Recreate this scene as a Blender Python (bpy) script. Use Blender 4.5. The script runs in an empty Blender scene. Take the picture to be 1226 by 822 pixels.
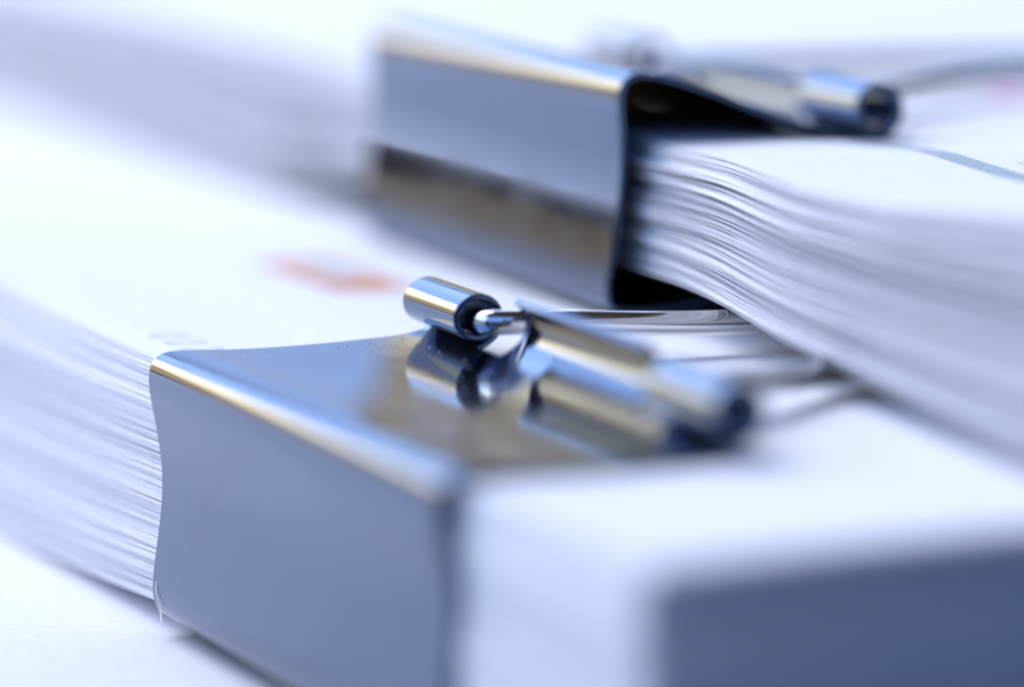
import bpy, math, random
import numpy as np
from mathutils import Vector

# ------------------------------------------------------------------ camera, world, light
S = 0.001                                   # every length below is in millimetres
scene = bpy.context.scene
col = scene.collection
random.seed(4)
rng = np.random.default_rng(11)

CAM = Vector((295.411, -98.373, 63.305))
YAW, PITCH = 2.743664, 0.143922
cd = bpy.data.cameras.new('camera')
cd.sensor_width = 36.0
cd.lens = 168.1
cd.clip_start = 0.01
cd.clip_end = 50.0
cam = bpy.data.objects.new('camera', cd)
col.objects.link(cam)
cam.location = CAM * S
fwd = Vector((math.cos(PITCH) * math.cos(YAW), math.cos(PITCH) * math.sin(YAW), -math.sin(PITCH)))
cam.rotation_euler = fwd.to_track_quat('-Z', 'Y').to_euler()
cd.dof.use_dof = True
cd.dof.focus_distance = 0.3165
cd.dof.aperture_fstop = 10.5
scene.camera = cam

world = bpy.data.worlds.new('World')
scene.world = world
world.use_nodes = True
bg = world.node_tree.nodes['Background']
bg.inputs[0].default_value = (1.0, 0.85, 0.80, 1)
bg.inputs[1].default_value = 0.045

scene.view_settings.view_transform = 'Standard'
scene.view_settings.look = 'None'
scene.view_settings.exposure = 0.0
scene.view_settings.gamma = 1.0
scene.view_settings.use_curve_mapping = False
scene.cycles.use_denoising = True
scene.cycles.max_bounces = 10
scene.cycles.glossy_bounces = 8
scene.cycles.caustics_reflective = False
scene.cycles.caustics_refractive = False


def area(name, yaw, elev, dist, w, h, color, radiance):
    """A window-like area lamp seen from the clips at a compass angle and a height, both in degrees."""
    a, e = math.radians(yaw), math.radians(elev)
    d = Vector((math.cos(e) * math.cos(a), math.cos(e) * math.sin(a), math.sin(e)))
    ld = bpy.data.lights.new(name, 'AREA')
    ld.shape = 'RECTANGLE'
    ld.size, ld.size_y = w, h
    ld.color = color
    ld.energy = radiance * math.pi * w * h
    o = bpy.data.objects.new(name, ld)
    o.location = Vector((0.0, 0.03, 0.02)) + d * dist
    o.rotation_euler = (-d).to_track_quat('-Z', 'Y').to_euler()
    col.objects.link(o)
    return o


area('window_light', 204, 50, 2.0, 1.5, 1.3, (0.88, 0.895, 1.0), 7.6)
area('sky_light', 172, 31.5, 2.0, 2.3, 0.94, (0.43, 0.62, 1.0), 3.5)
area('low_sky_light', 164, 10.5, 2.0, 1.35, 0.46, (0.38, 0.56, 1.0), 1.35)
area('side_sky_light', 262, 32, 2.0, 2.0, 1.2, (0.34, 0.53, 1.0), 3.3)
area('warm_lamp_light', 205, 13.8, 2.0, 1.25, 0.34, (1.0, 0.77, 0.43), 7.2)
area('brown_bounce_light', 205, 4.8, 2.0, 1.25, 0.27, (1.0, 0.67, 0.37), 1.75)
area('room_fill_light', 335, 35, 2.0, 2.5, 1.6, (0.15, 0.36, 1.0), 1.1)  # added fill lamp from the camera side, lifts the dark stack ends


# ------------------------------------------------------------------ materials
def material(name):
    m = bpy.data.materials.new(name)
    m.use_nodes = True
    nt = m.node_tree
    return m, nt, nt.nodes['Principled BSDF']


def noise(nt, scale, detail=3.0, vec=None, stretch=None):
    n = nt.nodes.new('ShaderNodeTexNoise')
    n.inputs['Scale'].default_value = scale
    n.inputs['Detail'].default_value = detail
    tc = nt.nodes.new('ShaderNodeTexCoord')
    if stretch:
        mp = nt.nodes.new('ShaderNodeMapping')
        mp.inputs['Scale'].default_value = stretch
        nt.links.new(tc.outputs['Object'], mp.inputs[0])
        nt.links.new(mp.outputs[0], n.inputs['Vector'])
    else:
        nt.links.new(tc.outputs['Object'], n.inputs['Vector'])
    return n


def ramp(nt, fac, c0, c1, p0=0.3, p1=0.7):
    r = nt.nodes.new('ShaderNodeValToRGB')
    r.color_ramp.elements[0].position = p0
    r.color_ramp.elements[1].position = p1
    r.color_ramp.elements[0].color = (*c0, 1)
    r.color_ramp.elements[1].color = (*c1, 1)
    nt.links.new(fac, r.inputs[0])
    return r.outputs[0]


def paper_material(name, c0, c1):
    m, nt, b = material(name)
    n = noise(nt, 900, 4)
    nt.links.new(ramp(nt, n.outputs[0], c0, c1), b.inputs['Base Color'])
    b.inputs['Roughness'].default_value = 0.75
    b.inputs['Specular IOR Level'].default_value = 0.25
    g = noise(nt, 6000, 3)
    bp = nt.nodes.new('ShaderNodeBump')
    bp.inputs['Strength'].default_value = 0.12
    bp.inputs['Distance'].default_value = 0.00003
    nt.links.new(g.outputs[0], bp.inputs['Height'])
    nt.links.new(bp.outputs[0], b.inputs['Normal'])
    return m


def ink_material(name, c, alpha=0.85, grain=2600.0):
    m, nt, b = material(name)
    n = noise(nt, grain, 2)
    paper = (0.80, 0.81, 0.83)
    mixc = tuple(p + (q - p) * alpha for p, q in zip(paper, c))
    mid = tuple(p + (q - p) * alpha * 0.75 for p, q in zip(paper, c))
    nt.links.new(ramp(nt, n.outputs[0], mixc, mid, 0.42, 0.62), b.inputs['Base Color'])
    b.inputs['Roughness'].default_value = 0.7
    return m


def steel_material(name, c, rough0, rough1, smear=0.045):
    m, nt, b = material(name)
    n = noise(nt, 160, 4)
    nt.links.new(ramp(nt, n.outputs[0], tuple(x * 0.94 for x in c), c), b.inputs['Base Color'])
    b.inputs['Metallic'].default_value = 1.0
    n2 = noise(nt, 500, 5)
    mr = nt.nodes.new('ShaderNodeMapRange')
    mr.inputs['From Min'].default_value = 0.35
    mr.inputs['From Max'].default_value = 0.7
    mr.inputs['To Min'].default_value = rough0
    mr.inputs['To Max'].default_value = rough1
    nt.links.new(n2.outputs[0], mr.inputs['Value'])
    # handling smears: broad patches where the polish is a little duller
    n3 = noise(nt, 95, 3, stretch=(1.0, 1.6, 0.7))
    sm = nt.nodes.new('ShaderNodeMapRange')
    sm.inputs['From Min'].default_value = 0.48
    sm.inputs['From Max'].default_value = 0.66
    sm.inputs['To Max'].default_value = smear
    nt.links.new(n3.outputs[0], sm.inputs['Value'])
    ad = nt.nodes.new('ShaderNodeMath')
    nt.links.new(mr.outputs[0], ad.inputs[0])
    nt.links.new(sm.outputs[0], ad.inputs[1])
    nt.links.new(ad.outputs[0], b.inputs['Roughness'])
    w = noise(nt, 55, 2)
    bp = nt.nodes.new('ShaderNodeBump')
    bp.inputs['Strength'].default_value = 0.25
    bp.inputs['Distance'].default_value = 0.00008
    nt.links.new(w.outputs[0], bp.inputs['Height'])
    nt.links.new(bp.outputs[0], b.inputs['Normal'])
    return m


M_PAPER = paper_material('white_office_paper', (0.77, 0.78, 0.80), (0.83, 0.835, 0.845))
M_PAPER_B = paper_material('shade_band_paper', (0.70, 0.71, 0.73), (0.76, 0.765, 0.78))  # same white paper, darkened to paint shading bands across the stack edges
M_PAPER_C = paper_material('deep_shade_band_paper', (0.63, 0.64, 0.665), (0.69, 0.695, 0.715))  # deeper step of the edge shading painted into the paper colour
M_TABLE = paper_material('white_table_surface', (0.74, 0.745, 0.76), (0.80, 0.80, 0.81))
M_STEEL = steel_material('dark_polished_steel', (0.092, 0.134, 0.216), 0.05, 0.11)
M_WIRE = steel_material('nickel_wire', (0.78, 0.76, 0.74), 0.10, 0.18)
M_ORANGE = ink_material('orange_ink', (0.60, 0.17, 0.015), 1.0)
M_GREY = ink_material('grey_ink', (0.30, 0.36, 0.42), 0.55)
M_DIGIT = ink_material('pale_grey_ink', (0.36, 0.43, 0.50), 0.62)
M_BAND = ink_material('teal_grey_ink', (0.20, 0.28, 0.32), 0.85, 4200.0)
M_PINK = ink_material('magenta_ink', (0.75, 0.08, 0.42), 0.8)
M_NAVY = ink_material('navy_ink', (0.01, 0.02, 0.12), 1.0)
M_DUST, _nt, _b = material('pale_dust')
_b.inputs['Base Color'].default_value = (0.93, 0.93, 0.93, 1)
_b.inputs['Roughness'].default_value = 0.9
_tr = _nt.nodes.new('ShaderNodeBsdfTranslucent')
_tr.inputs[0].default_value = (0.95, 0.95, 0.95, 1)
_mx = _nt.nodes.new('ShaderNodeMixShader')
_mx.inputs[0].default_value = 0.6
_nt.links.new(_b.outputs[0], _mx.inputs[1])
_nt.links.new(_tr.outputs[0], _mx.inputs[2])
_nt.links.new(_mx.outputs[0], _nt.nodes['Material Output'].inputs[0])


# ------------------------------------------------------------------ helpers
def mesh_object(name, verts, faces, mat, parent=None, smooth=True, sharp=None):
    me = bpy.data.meshes.new(name)
    me.from_pydata((np.asarray(verts, float) * S).tolist(), [], faces)
    me.materials.append(mat)
    if smooth:
        me.polygons.foreach_set('use_smooth', [True] * len(me.polygons))
        if sharp:
            me.set_sharp_from_angle(angle=math.radians(sharp))
    me.update()
    o = bpy.data.objects.new(name, me)
    col.objects.link(o)
    if parent:
        o.parent = parent
    return o


def thing(name, label, cat, loc=(0, 0, 0), rz=0.0, group=None):
    o = bpy.data.objects.new(name, None)
    o.empty_display_size = 0.005
    col.objects.link(o)
    o.location = Vector(loc) * S
    o.rotation_euler = (0, 0, rz)
    o['label'] = label
    o['category'] = cat
    if group:
        o['group'] = group
    return o


def sstep(a, b, x):
    t = np.clip((np.asarray(x, float) - a) / (b - a), 0, 1)
    return t * t * t * (t * (6 * t - 15) + 10)


def bspline(ctrl, n=14):
    """Uniform cubic B-spline through clamped ends: curvature-continuous, so reflections run clean."""
    P = np.array([ctrl[0]] * 2 + list(ctrl) + [ctrl[-1]] * 2, float)
    out = []
    for i in range(len(P) - 3):
        p0, p1, p2, p3 = P[i:i + 4]
        for t in np.linspace(0, 1, n, endpoint=False):
            out.append(((1 - t) ** 3 * p0 + (3 * t ** 3 - 6 * t ** 2 + 4) * p1
                        + (-3 * t ** 3 + 3 * t ** 2 + 3 * t + 1) * p2 + t ** 3 * p3) / 6)
    out.append(P[-1])
    out = np.array(out)
    keep = [0]
    for i in range(1, len(out)):
        if np.linalg.norm(out[i] - out[keep[-1]]) > 0.05:
            keep.append(i)
    return out[keep]


def strip(mid, x0, x1, th, nx=6, bevel=0.10, bow=None):
    """A sheet-metal strip: a path in the (y, z) plane with thickness, drawn out along x, rims eased."""
    mid = np.asarray(mid, float)
    t = np.gradient(mid, axis=0)
    t /= np.linalg.norm(t, axis=1)[:, None]
    nrm = np.stack([t[:, 1], -t[:, 0]], 1)
    xs = [(x0, 0.55), (x0 + bevel * 0.35, 0.85), (x0 + bevel, 1.0), (x0 + bevel * 1.25, 1.0)]
    xs += [(x, 1.0) for x in np.linspace(x0 + bevel * 1.6, x1 - bevel * 1.6, nx)]
    xs += [(x1 - bevel * 1.25, 1.0), (x1 - bevel, 1.0), (x1 - bevel * 0.35, 0.85), (x1, 0.55)]
    m = len(mid)
    V, F = [], []
    for x, k in xs:
        h = th * 0.5 * k
        off = bow(x, mid) if bow else 0.0
        a = mid + off - nrm * h
        b = (mid + off + nrm * h)[::-1]
        loop = np.concatenate([a, b])
        V += [(x, p[0], p[1]) for p in loop]
    n = 2 * m
    for i in range(len(xs) - 1):
        for j in range(n):
            k = (j + 1) % n
            F.append((i * n + j, (i + 1) * n + j, (i + 1) * n + k, i * n + k))
    last = (len(xs) - 1) * n
    for j in range(m - 1):
        F.append((j, j + 1, n - 2 - j, n - 1 - j))
        F.append((last + j + 1, last + j, last + n - 1 - j, last + n - 2 - j))
    return V, F


def tube(path, rad, seg=14, taper=True):
    P = np.array(path, float)
    t = np.gradient(P, axis=0)
    t /= np.linalg.norm(t, axis=1)[:, None]
    u = np.cross(t[0], (0.0, 0.0, 1.0))
    if np.linalg.norm(u) < 1e-3:
        u = np.cross(t[0], (1.0, 0.0, 0.0))
    u /= np.linalg.norm(u)
    V, F = [], []
    for i in range(len(P)):
        u = u - t[i] * (u @ t[i])
        u /= np.linalg.norm(u)
        v = np.cross(t[i], u)
        for j in range(seg):
            a = 2 * math.pi * j / seg
            V.append(P[i] + rad * (math.cos(a) * u + math.sin(a) * v))
    for i in range(len(P) - 1):
        for j in range(seg):
            k = (j + 1) % seg
            F.append((i * seg + j, i * seg + k, (i + 1) * seg + k, (i + 1) * seg + j))
    F.append(tuple(range(seg))[::-1])
    F.append(tuple((len(P) - 1) * seg + j for j in range(seg)))
    return V, F


# ------------------------------------------------------------------ the table
TABLE_Z = -1.12
V = [(-1500, -1500, TABLE_Z), (96, -1500, TABLE_Z), (96, 1500, TABLE_Z), (-1500, 1500, TABLE_Z),
     (-1500, -1500, TABLE_Z - 25), (96, -1500, TABLE_Z - 25), (96, 1500, TABLE_Z - 25), (-1500, 1500, TABLE_Z - 25)]
F = [(0, 1, 2, 3), (7, 6, 5, 4), (0, 4, 5, 1), (1, 5, 6, 2), (2, 6, 7, 3), (3, 7, 4, 0)]
tb = mesh_object('table', V, F, M_TABLE, smooth=False)
tb['kind'] = 'structure'
tb['label'] = 'plain matt white table top under the paper stacks'

# ------------------------------------------------------------------ clip geometry
L = 51.0
TH = 0.45
RM = 1.55
NOTCHES = ((0.0, 9.6), (14.0, 35.6), (41.0, 51.0))

LOW_OUT = [(18.66, 2.05), (14.0, 1.55), (9.0, 0.75), (5.0, 0.15), (2.2, -0.12), (0.75, 0.02), (0.05, 0.95), (-0.06, 2.5),
           (0.46, 5.6), (0.90, 9.2), (0.46, 12.4), (-0.10, 15.1), (-0.16, 16.5), (0.30, 17.5), (1.5, 17.82), (3.4, 17.70),
           (7.0, 17.55), (12.0, 17.66), (15.6, 17.84), (17.4, 17.98), (18.7, 18.30), (19.6, 18.95)]
UP_OUT = [(20.0, 4.25), (16.5, 3.60), (12.0, 2.40), (7.5, 1.15), (4.0, 0.62), (1.4, 0.55), (-0.35, 0.80), (-0.76, 1.9),
          (-0.52, 3.6), (-0.10, 6.0), (0.30, 8.6), (0.48, 11.2), (0.36, 13.4), (0.20, 15.0), (0.18, 16.3), (0.80, 17.5), (2.3, 17.78),
          (4.6, 17.2), (7.4, 16.3), (10.6, 15.0), (13.5, 13.95), (16.5, 13.2), (20.0, 12.70)]


def make_clip(out, root, shear=(0.0, 0.0), legs=(0.0, 0.0, 0.0), lip_r=1.85, RM=RM):
    path = bspline(out)
    t = np.gradient(path, axis=0)
    t /= np.linalg.norm(t, axis=1)[:, None]
    mid = path + np.stack([t[:, 1], -t[:, 0]], 1) * TH * 0.5
    yd0, yd1 = mid[0, 0], mid[-1, 0]
    cut = 1.1
    i0 = int(np.argmax(mid[:, 0] < yd0 - cut))
    i1 = len(mid) - int(np.argmax(mid[::-1, 0] < yd1 - cut))
    ym = mid[:, 0].max()

    def skew(x, m):
        # the jaws of a used clip sit slightly out of square
        k = np.clip((m[:, 0] - 2.0) / (ym - 2.0), 0, 1) * sstep(7.0, 14.0, m[:, 1])
        return np.stack([k * (shear[0] + (shear[1] - shear[0]) * x / L), 0 * k], 1)
    V, F = strip(mid[i0:i1], 0, L, TH, nx=12, bow=skew)
    mesh_object('body', V, F, M_STEEL, root, sharp=50)
    for top in (True, False):
        lead = mid[i1 - 1:] if top else mid[:i0 + 1][::-1]
        d = lead[-1] - lead[-2]
        a0 = math.atan2(d[1], d[0])
        sg = 1 if top else -1
        c = lead[-1] + RM * np.array([-math.sin(a0), math.cos(a0)]) * sg
        curl = [c + (RM - 0.42 * float(sstep(190, 335, q))) * np.array([math.sin(a0 + sg * math.radians(q)), -math.cos(a0 + sg * math.radians(q))]) * sg
                for q in np.arange(4, 445, 4)]
        pth = np.concatenate([lead, curl])
        if not top:
            pth = pth[::-1]
        # between the two hinge tubes the edge only turns up into an open lip
        rl, e1 = lip_r, lead[-1]
        cl = e1 + rl * np.array([-math.sin(a0), math.cos(a0)]) * sg
        turn = math.radians(141) - sg * a0
        lip = [cl + rl * np.array([math.sin(a0 + sg * q), -math.cos(a0 + sg * q)]) * sg for q in np.linspace(0.06, turn, 20)]
        tdir = np.array([math.cos(a0 + sg * turn), math.sin(a0 + sg * turn)])
        lip += [lip[-1] + tdir * q for q in (0.15, 0.3)]
        lip = np.concatenate([lead, lip])
        if not top:
            lip = lip[::-1]
        for k, (x0, x1) in enumerate(NOTCHES):
            V, F = strip(lip if k == 1 else pth, x0, x1, TH, nx=4, bow=skew)
            mesh_object('rolled_edge', V, F, M_STEEL, root, sharp=50)
        # the wire handle, folded flat over the paper
        wr = 0.84
        cy, cz = c
        half = [(4.0, 0), (7.0, 0), (9.6, 0.0), (10.7, 0.3), (11.0, 1.8), (11.0, 6.0), (11.0, 14.0), (11.2, 21.0),
                (12.5, 28.0), (15.0, 33.5), (18.0, 36.5), (20.5, 37.5)]
        right = [(4.0, 0), (7.0, 0), (8.9, 0.0), (9.9, 0.3), (10.4, 1.8), (12.5, 5.0), (16.8, 10.5), (21.2, 16.0),
                 (24.4, 22.0), (25.6, 29.0), (25.2, 34.0), (24.0, 36.8)]
        def zz(y, drop):
            return cz + (drop if top else 0.0) * float(sstep(1.0, 16.0, y))
        full = [(x, y, zz(y, legs[0] + (legs[2] - legs[0]) * float(sstep(20, 34, y)))) for x, y in half]
        full += [(L - x, y, zz(y, legs[1] + (legs[2] - legs[1]) * float(sstep(20, 34, y)))) for x, y in right[::-1]]
        def sk(x):
            return (shear[0] + (shear[1] - shear[0]) * x / L) if top else 0.0
        wp = bspline([(x, cy + y + sk(x), z) for x, y, z in full], 8)
        V, F = tube(wp, wr)
        mesh_object('wire_handle', V, F, M_WIRE, root, sharp=50)
    return path


# ------------------------------------------------------------------ paper stacks
def wave(x, seed, lam):
    r = np.random.default_rng(seed)
    return sum(r.normal() * np.sin(x / (lam * f) + r.uniform(0, 6.28)) / (1 + 0.4 * i) for i, f in enumerate((1.0, 0.53, 0.29)))


def make_stack(root, n, x0, x1, dense, ys, y0, zb, zt, th, seed, gapiness, jitter, shear=None):
    r = np.random.default_rng(seed)
    xs = np.unique(np.concatenate([np.arange(x0, dense[0], 14.0), np.arange(dense[0], dense[1], 2.6), np.arange(dense[1], x1, 10.0), [x1]]))
    xs = np.append(xs[xs < x1 - 0.4], x1)
    ys = np.asarray(ys, float)
    X, Y = np.meshgrid(xs, ys, indexing='ij')
    SH = shear(X) if shear else 0.0 * X
    B, T = zb(X, Y + SH), zt(X, Y + SH)
    W = np.empty((n, len(xs)))
    for k in range(n):
        g = 0.0
        if r.random() < gapiness:
            g = r.exponential(1.5) * np.clip(0.55 + 0.35 * wave(xs, seed * 1000 + k, 55.0), 0, None)
        W[k] = th + 0.010 + 0.02 * np.clip(0.4 + wave(xs, seed * 2000 + k, 20.0), 0, None) + 0.065 * g
    W[0] = th
    C = np.cumsum(W, 0)
    C0 = (C - W) / C[-1]
    nx, ny = len(xs), len(ys)
    idx = np.arange(nx * ny).reshape(nx, ny)
    q = np.stack([idx[:-1, :-1], idx[1:, :-1], idx[1:, 1:], idx[:-1, 1:]], -1).reshape(-1, 4)
    top_f = q.tolist()
    bot_f = (q[:, ::-1] + nx * ny).tolist()
    rim = np.concatenate([idx[:, 0], idx[-1, 1:], idx[::-1, -1][1:], idx[0, ::-1][1:-1]])
    m = len(rim)
    base = 2 * nx * ny
    j = np.arange(m)
    jn = (j + 1) % m
    rim_f = np.stack([base + j, base + m + j, base + m + jn, base + jn], 1)[:, ::-1].tolist()
    faces = top_f + bot_f + rim_f
    sm = [True] * (len(top_f) + len(bot_f)) + [False] * m
    sheets = []
    TOPZ = T
    left, tint = 0, M_PAPER
    drift = np.cumsum(r.normal(size=n)) * 0.045
    drift -= drift.mean()
    for k in range(n):
        zk = B + (T - B - th) * (C0[k] / C0[-1])[:, None]
        e = jitter * r.normal() + np.clip(drift[k], -0.38, 0.38) + 0.035 * wave(xs, seed * 3000 + k, 30.0)
        if shear:
            e = e + 0.40 * r.normal() * np.exp(-((xs - 50.0) / 15.0) ** 2)
        ex = 0.28 * r.normal() + 1.2 * float(np.clip(drift[k], -0.5, 0.5))
        fade = np.exp(-(Y - ys[0]) / 15.0)
        Yk = Y + SH + y0 + np.clip(e, -0.7, 0.7)[:, None] * fade
        Xk = X + ex
        topv = np.stack([Xk, Yk, zk + th], -1).reshape(-1, 3)
        botv = np.stack([Xk, Yk, zk], -1).reshape(-1, 3)
        v = np.concatenate([topv, botv, topv[rim], botv[rim]])
        me = bpy.data.meshes.new('paper_sheet')
        me.from_pydata((v * S).tolist(), [], faces)
        if left <= 0:
            left = int(r.integers(2, 9))
            tint = (M_PAPER, M_PAPER, M_PAPER_B, M_PAPER_C)[int(r.integers(0, 4))]  # random runs of sheets take the painted shade tones, so bands show
        left -= 1
        me.materials.append(M_PAPER if k > n - 3 else tint)
        me.polygons.foreach_set('use_smooth', sm)
        o = bpy.data.objects.new('paper_sheet', me)
        col.objects.link(o)
        o.parent = root
        sheets.append(o)

    def top_at(x, y):
        # height of the top sheet's own facets, so that print lies on the paper
        x, y = float(x), float(y)
        i = int(np.clip(np.searchsorted(xs, x) - 1, 0, len(xs) - 2))
        u = (x - xs[i]) / (xs[i + 1] - xs[i])
        col_z = []
        for a in (i, i + 1):
            col_z.append(np.interp(y, Y[a] + SH[a] + y0, TOPZ[a]))
        return col_z[0] * (1 - u) + col_z[1] * u
    return sheets[-1], top_at


YS = [0, 1.2, 3, 6, 10, 14, 18, 22, 27, 33, 40, 48, 58, 72, 95, 130, 170, 210]

# the lower stack: filled to the clip's whole height, sagging to the table away from it
LOW_TOP = bspline(LOW_OUT)


def low_inner_top(y):
    return np.interp(y, [0, 2, 6, 12, 16, 19, 25, 48], [16.95, 17.14, 17.06, 17.05, 17.22, 17.30, 17.05, 17.0])


def low_inner_bot(y):
    return np.interp(y, [0, 1.5, 5, 9, 14, 19, 25, 48], [0.75, 0.55, 0.75, 1.35, 2.1, 2.6, 2.45, 2.2])


def low_w(x, y):
    return (1 - sstep(3, 66, -x)) * (1 - sstep(53, 80, x)) * (1 - sstep(58, 110, y))


def low_top(x, y):
    free = 17.20 + 0.55 * np.exp(-y / 12.0) * sstep(10, -30, x) - (0.8 * np.exp(-np.clip(y, 0, None) / 12.0) - 0.25) * sstep(48, 74, x) + 0.05 * np.sin(x / 21.0 + y / 30.0)
    w = low_w(x, y)
    return free * (1 - w) + low_inner_top(y) * w


def low_bot(x, y):
    w = (1 - np.clip(-np.asarray(x, float) / 52.0, 0, 1)) ** 1.6 * (1 - sstep(53, 80, x)) * (1 - sstep(58, 110, y))
    return (TABLE_Z + 0.03) * (1 - w) + low_inner_bot(y) * w


low = thing('paper_stack', 'thick white paper stack lying flat on the table beneath the other stack', 'paper stack', group='clipped paper stacks')
low_sheet, low_print = make_stack(low, 128, -220.6, 75.4, (-62.0, 80.0), YS, 1.25, low_bot, low_top, 0.116, 5, 0.20, 0.09)

clip1 = thing('binder_clip', 'dark shiny steel binder clip gripping the lower thick paper stack', 'binder clip', group='steel binder clips')
make_clip(LOW_OUT, clip1, (0.9, -0.3), (-0.85, -1.5, -1.8))

# the upper stack: thinner, pinched by its clip, resting on the lower one
UPOS, UYAW = (-57.219, 37.383, 16.721), -0.023816


def up_shear(x):
    x = np.asarray(x, float)
    return 1.5 - 1.5 * sstep(46, 86, x) - 0.07 * (np.logaddexp(0, (x - 60.0) / 6.0) * 6.0)


def up_top(x, y):
    w = (1 - sstep(-2, 26, -x)) * (1 - sstep(49, 72, x)) * (1 - sstep(40, 90, y))
    pinch = np.interp(y, [0, 5, 12, 18, 24, 60], [12.75, 12.75, 12.55, 12.15, 12.1, 12.3])
    free = np.interp(x, [-160, -70, -30, 0, 50, 58, 67, 75, 83, 90, 97, 108, 119, 150],
                     [12.6, 12.9, 13.0, 13.0, 12.95, 13.0, 13.1, 13.0, 12.9, 13.1, 13.3, 14.1, 14.9, 15.2])
    free = 13.2 + (free - 13.2) * np.exp(-np.clip(y, 0, None) / 60.0)
    return free * (1 - w) + pinch * w


def up_bot(x, y):
    w = (1 - sstep(-2, 40, -x)) * (1 - sstep(50, 66, x)) * (1 - sstep(62, 110, y))
    pinch = np.interp(y, [0, 5, 12, 18, 20, 28, 60], [3.75, 3.75, 3.95, 4.45, 4.8, 4.7, 4.5])
    free = np.interp(x, [-160, -40, 0, 30, 56, 65, 71, 78, 85, 94, 104, 120, 150], [0.66, 0.66, 0.9, 3.0, 3.72, 3.45, 3.15, 2.78, 2.5, 2.2, 1.7, 1.15, 0.9])
    return free * (1 - w) + pinch * w


up = thing('paper_stack', 'thinner paper stack resting on top, its sheets fanned beside the clip', 'paper stack', UPOS, UYAW, 'clipped paper stacks')
up_sheet, up_print = make_stack(up, 74, -160.0, 136.0, (-30.0, 118.0), YS, 1.15, up_bot, up_top, 0.098, 8, 0.62, 0.19, up_shear)

clip2 = thing('binder_clip', 'dark shiny steel binder clip gripping the upper thinner paper stack', 'binder clip', UPOS, UYAW, 'steel binder clips')
make_clip(UP_OUT, clip2, (0.0, 0.0), (-0.2, -0.2, -0.2), 1.45, 1.80)


# ------------------------------------------------------------------ print on the top sheets
def decal(name, mat, parent, poly_quads, zfun, lift=0.016, shear=None):
    V, F = [], []
    for (xa, xb, ya, yb) in poly_quads:
        nx = max(2, int(abs(xb - xa) / 1.5) + 1)
        ny = max(2, int(abs(yb - ya) / 1.0) + 1)
        b = len(V)
        for x in np.linspace(xa, xb, nx):
            for y in np.linspace(ya, yb, ny):
                yy = y + (float(shear(x)) if shear else 0.0)
                V.append((x, yy, float(zfun(x, yy)) + lift))
        for i in range(nx - 1):
            for j in range(ny - 1):
                F.append((b + i * ny + j, b + (i + 1) * ny + j, b + (i + 1) * ny + j + 1, b + i * ny + j + 1))
    return mesh_object(name, V, F, mat, parent)


decal('printed_frame', M_ORANGE, low_sheet, [(-45, -26.5, 23.2, 25.2), (-33.0, -26.5, 25.2, 29.6), (-45, -41.5, 25.2, 29.6), (-41.5, -33.0, 28.6, 29.6)], low_print)
decal('printed_panel', M_GREY, low_sheet, [(-41.4, -33.1, 25.3, 28.5)], low_print)
decal('printed_mark', M_NAVY, low_sheet, [(3.0, 6.0, 44.0, 48.0), (7.0, 9.5, 44.0, 46.5)], low_print)
decal('printed_band', M_BAND, up_sheet, [(40, 130, 15.6, 17.6)], up_print, shear=up_shear)
decal('printed_rule', M_GREY, up_sheet, [(75, 130, 19.6, 19.9)], up_print, shear=up_shear)
decal('printed_dot', M_PINK, up_sheet, [(21.0, 26.5, 41.5, 44.5)], up_print, shear=up_shear)


def printed_text(txt, name, mat, parent, x0, y0, size, rot, zfun):
    cu = bpy.data.curves.new('print', 'FONT')
    cu.body = txt
    cu.size = size
    tmp = bpy.data.objects.new('print', cu)
    col.objects.link(tmp)
    bpy.context.view_layer.update()
    me = bpy.data.meshes.new_from_object(tmp.evaluated_get(bpy.context.evaluated_depsgraph_get()))
    bpy.data.objects.remove(tmp)
    bpy.data.curves.remove(cu)
    V = []
    for v in me.vertices:
        x = x0 + v.co.x * math.cos(rot) - v.co.y * math.sin(rot)
        y = y0 + v.co.x * math.sin(rot) + v.co.y * math.cos(rot)
        V.append((x, y, float(zfun(x, y)) + 0.016))
    F = [tuple(p.vertices) for p in me.polygons]
    bpy.data.meshes.remove(me)
    return mesh_object(name, V, F, mat, parent, smooth=False)


printed_text('1 0 0 2', 'printed_digits', M_DIGIT, low_sheet, -15.5, 3.6, 4.4, 0.0, low_print)


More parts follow.
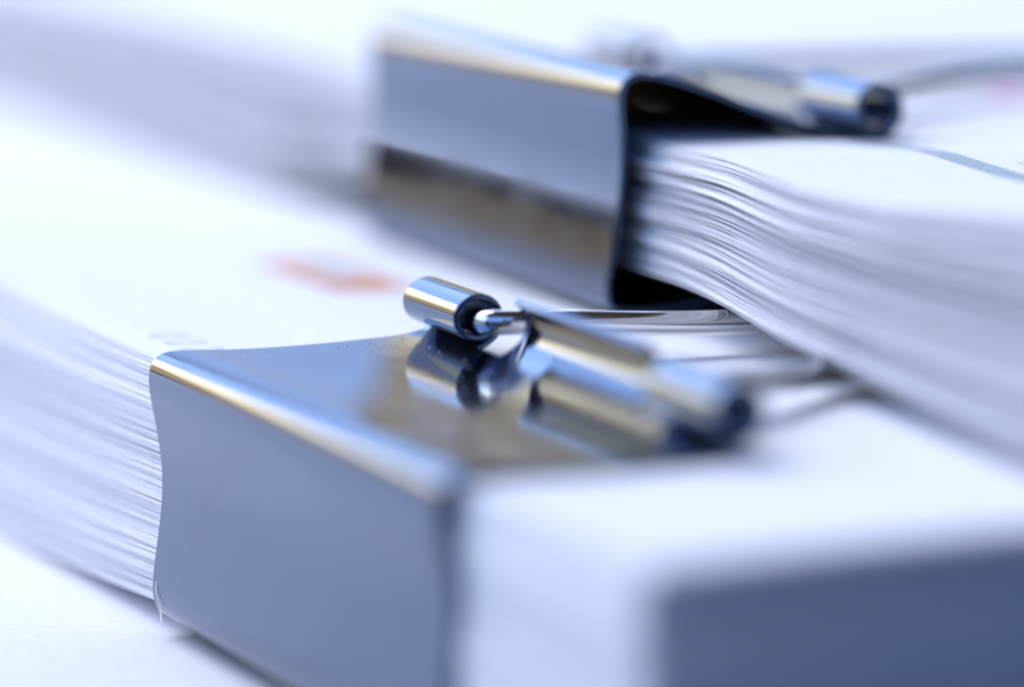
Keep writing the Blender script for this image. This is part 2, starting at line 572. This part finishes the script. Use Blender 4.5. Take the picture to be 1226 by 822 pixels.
# ------------------------------------------------------------------ dust and lint
def dust(name, label, n, place, rmin, rmax):
    V, F = [], []
    for _ in range(n):
        x, y, z = place()
        s = rmin + (rmax - rmin) * random.random() ** 3
        b = len(V)
        for dx, dy, dz in ((1, 0, 0), (-1, 0, 0), (0, 1, 0), (0, -1, 0), (0, 0, 1), (0, 0, -1)):
            V.append((x + dx * s * random.uniform(0.6, 1.3), y + dy * s * random.uniform(0.6, 1.3), z + dz * s * 0.6))
        for f in ((0, 2, 4), (2, 1, 4), (1, 3, 4), (3, 0, 4), (2, 0, 5), (1, 2, 5), (3, 1, 5), (0, 3, 5)):
            F.append(tuple(b + q for q in f))
    o = mesh_object(name, V, F, M_DUST, smooth=False)
    o['kind'] = 'stuff'
    o['label'] = label
    o['category'] = 'dust'
    return o


def leaf_z(y):
    q = LOW_TOP[(LOW_TOP[:, 0] > 2.0) & (LOW_TOP[:, 1] > 10.0)]
    return float(np.interp(y, q[:, 0], q[:, 1]))


def on_leaf():
    x = random.uniform(0.5, 24) if random.random() < 0.7 else random.uniform(0.5, 48)
    y = 17.4 - abs(random.gauss(0, 3.5)) if random.random() < 0.7 else random.uniform(3.5, 17)
    y = min(max(y, 3.2), 17.2)
    return x, y, leaf_z(y) + 0.01


SPINE = LOW_TOP[(LOW_TOP[:, 0] < 1.2) & (LOW_TOP[:, 1] > 0.2) & (LOW_TOP[:, 1] < 17.4)]


def on_spine():
    z = random.uniform(1.0, 8.0) if random.random() < 0.7 else random.uniform(1, 15)
    x = abs(random.gauss(0, 5)) + 0.3
    return min(x, 30), float(np.interp(z, SPINE[:, 1], SPINE[:, 0])) - 0.01, z


dust('dust_specks', 'fine pale dust lying on the top leaf of the lower clip', 330, on_leaf, 0.014, 0.10)
dust('dust_specks', 'sparse pale dust stuck to the spine of the lower clip', 90, on_spine, 0.012, 0.075)

fib = [(0.9, 0.10, 2.6), (0.95, 0.02, 2.1), (1.2, 0.0, 1.6), (1.75, 0.02, 1.25), (1.95, 0.0, 0.85), (1.8, 0.08, 0.45), (1.45, 0.2, 0.2), (1.3, 0.3, -0.1), (1.5, 0.3, -0.3), (1.8, 0.25, -0.25)]
fp = bspline([(x, y - 0.10, z) for x, y, z in fib], 8)
ft = np.gradient(fp, axis=0)
fu = np.cross(ft, (0.92, -0.38, 0.1))
fu /= np.linalg.norm(fu, axis=1)[:, None]
V = np.concatenate([fp - fu * 0.042, fp + fu * 0.042])
F = [(i, i + 1, len(fp) + i + 1, len(fp) + i) for i in range(len(fp) - 1)]
fb = mesh_object('lint_fibre', V, F, M_DUST)
fb['label'] = 'tiny curled white lint fibre stuck to bottom corner of lower clip'
fb['category'] = 'fibre'
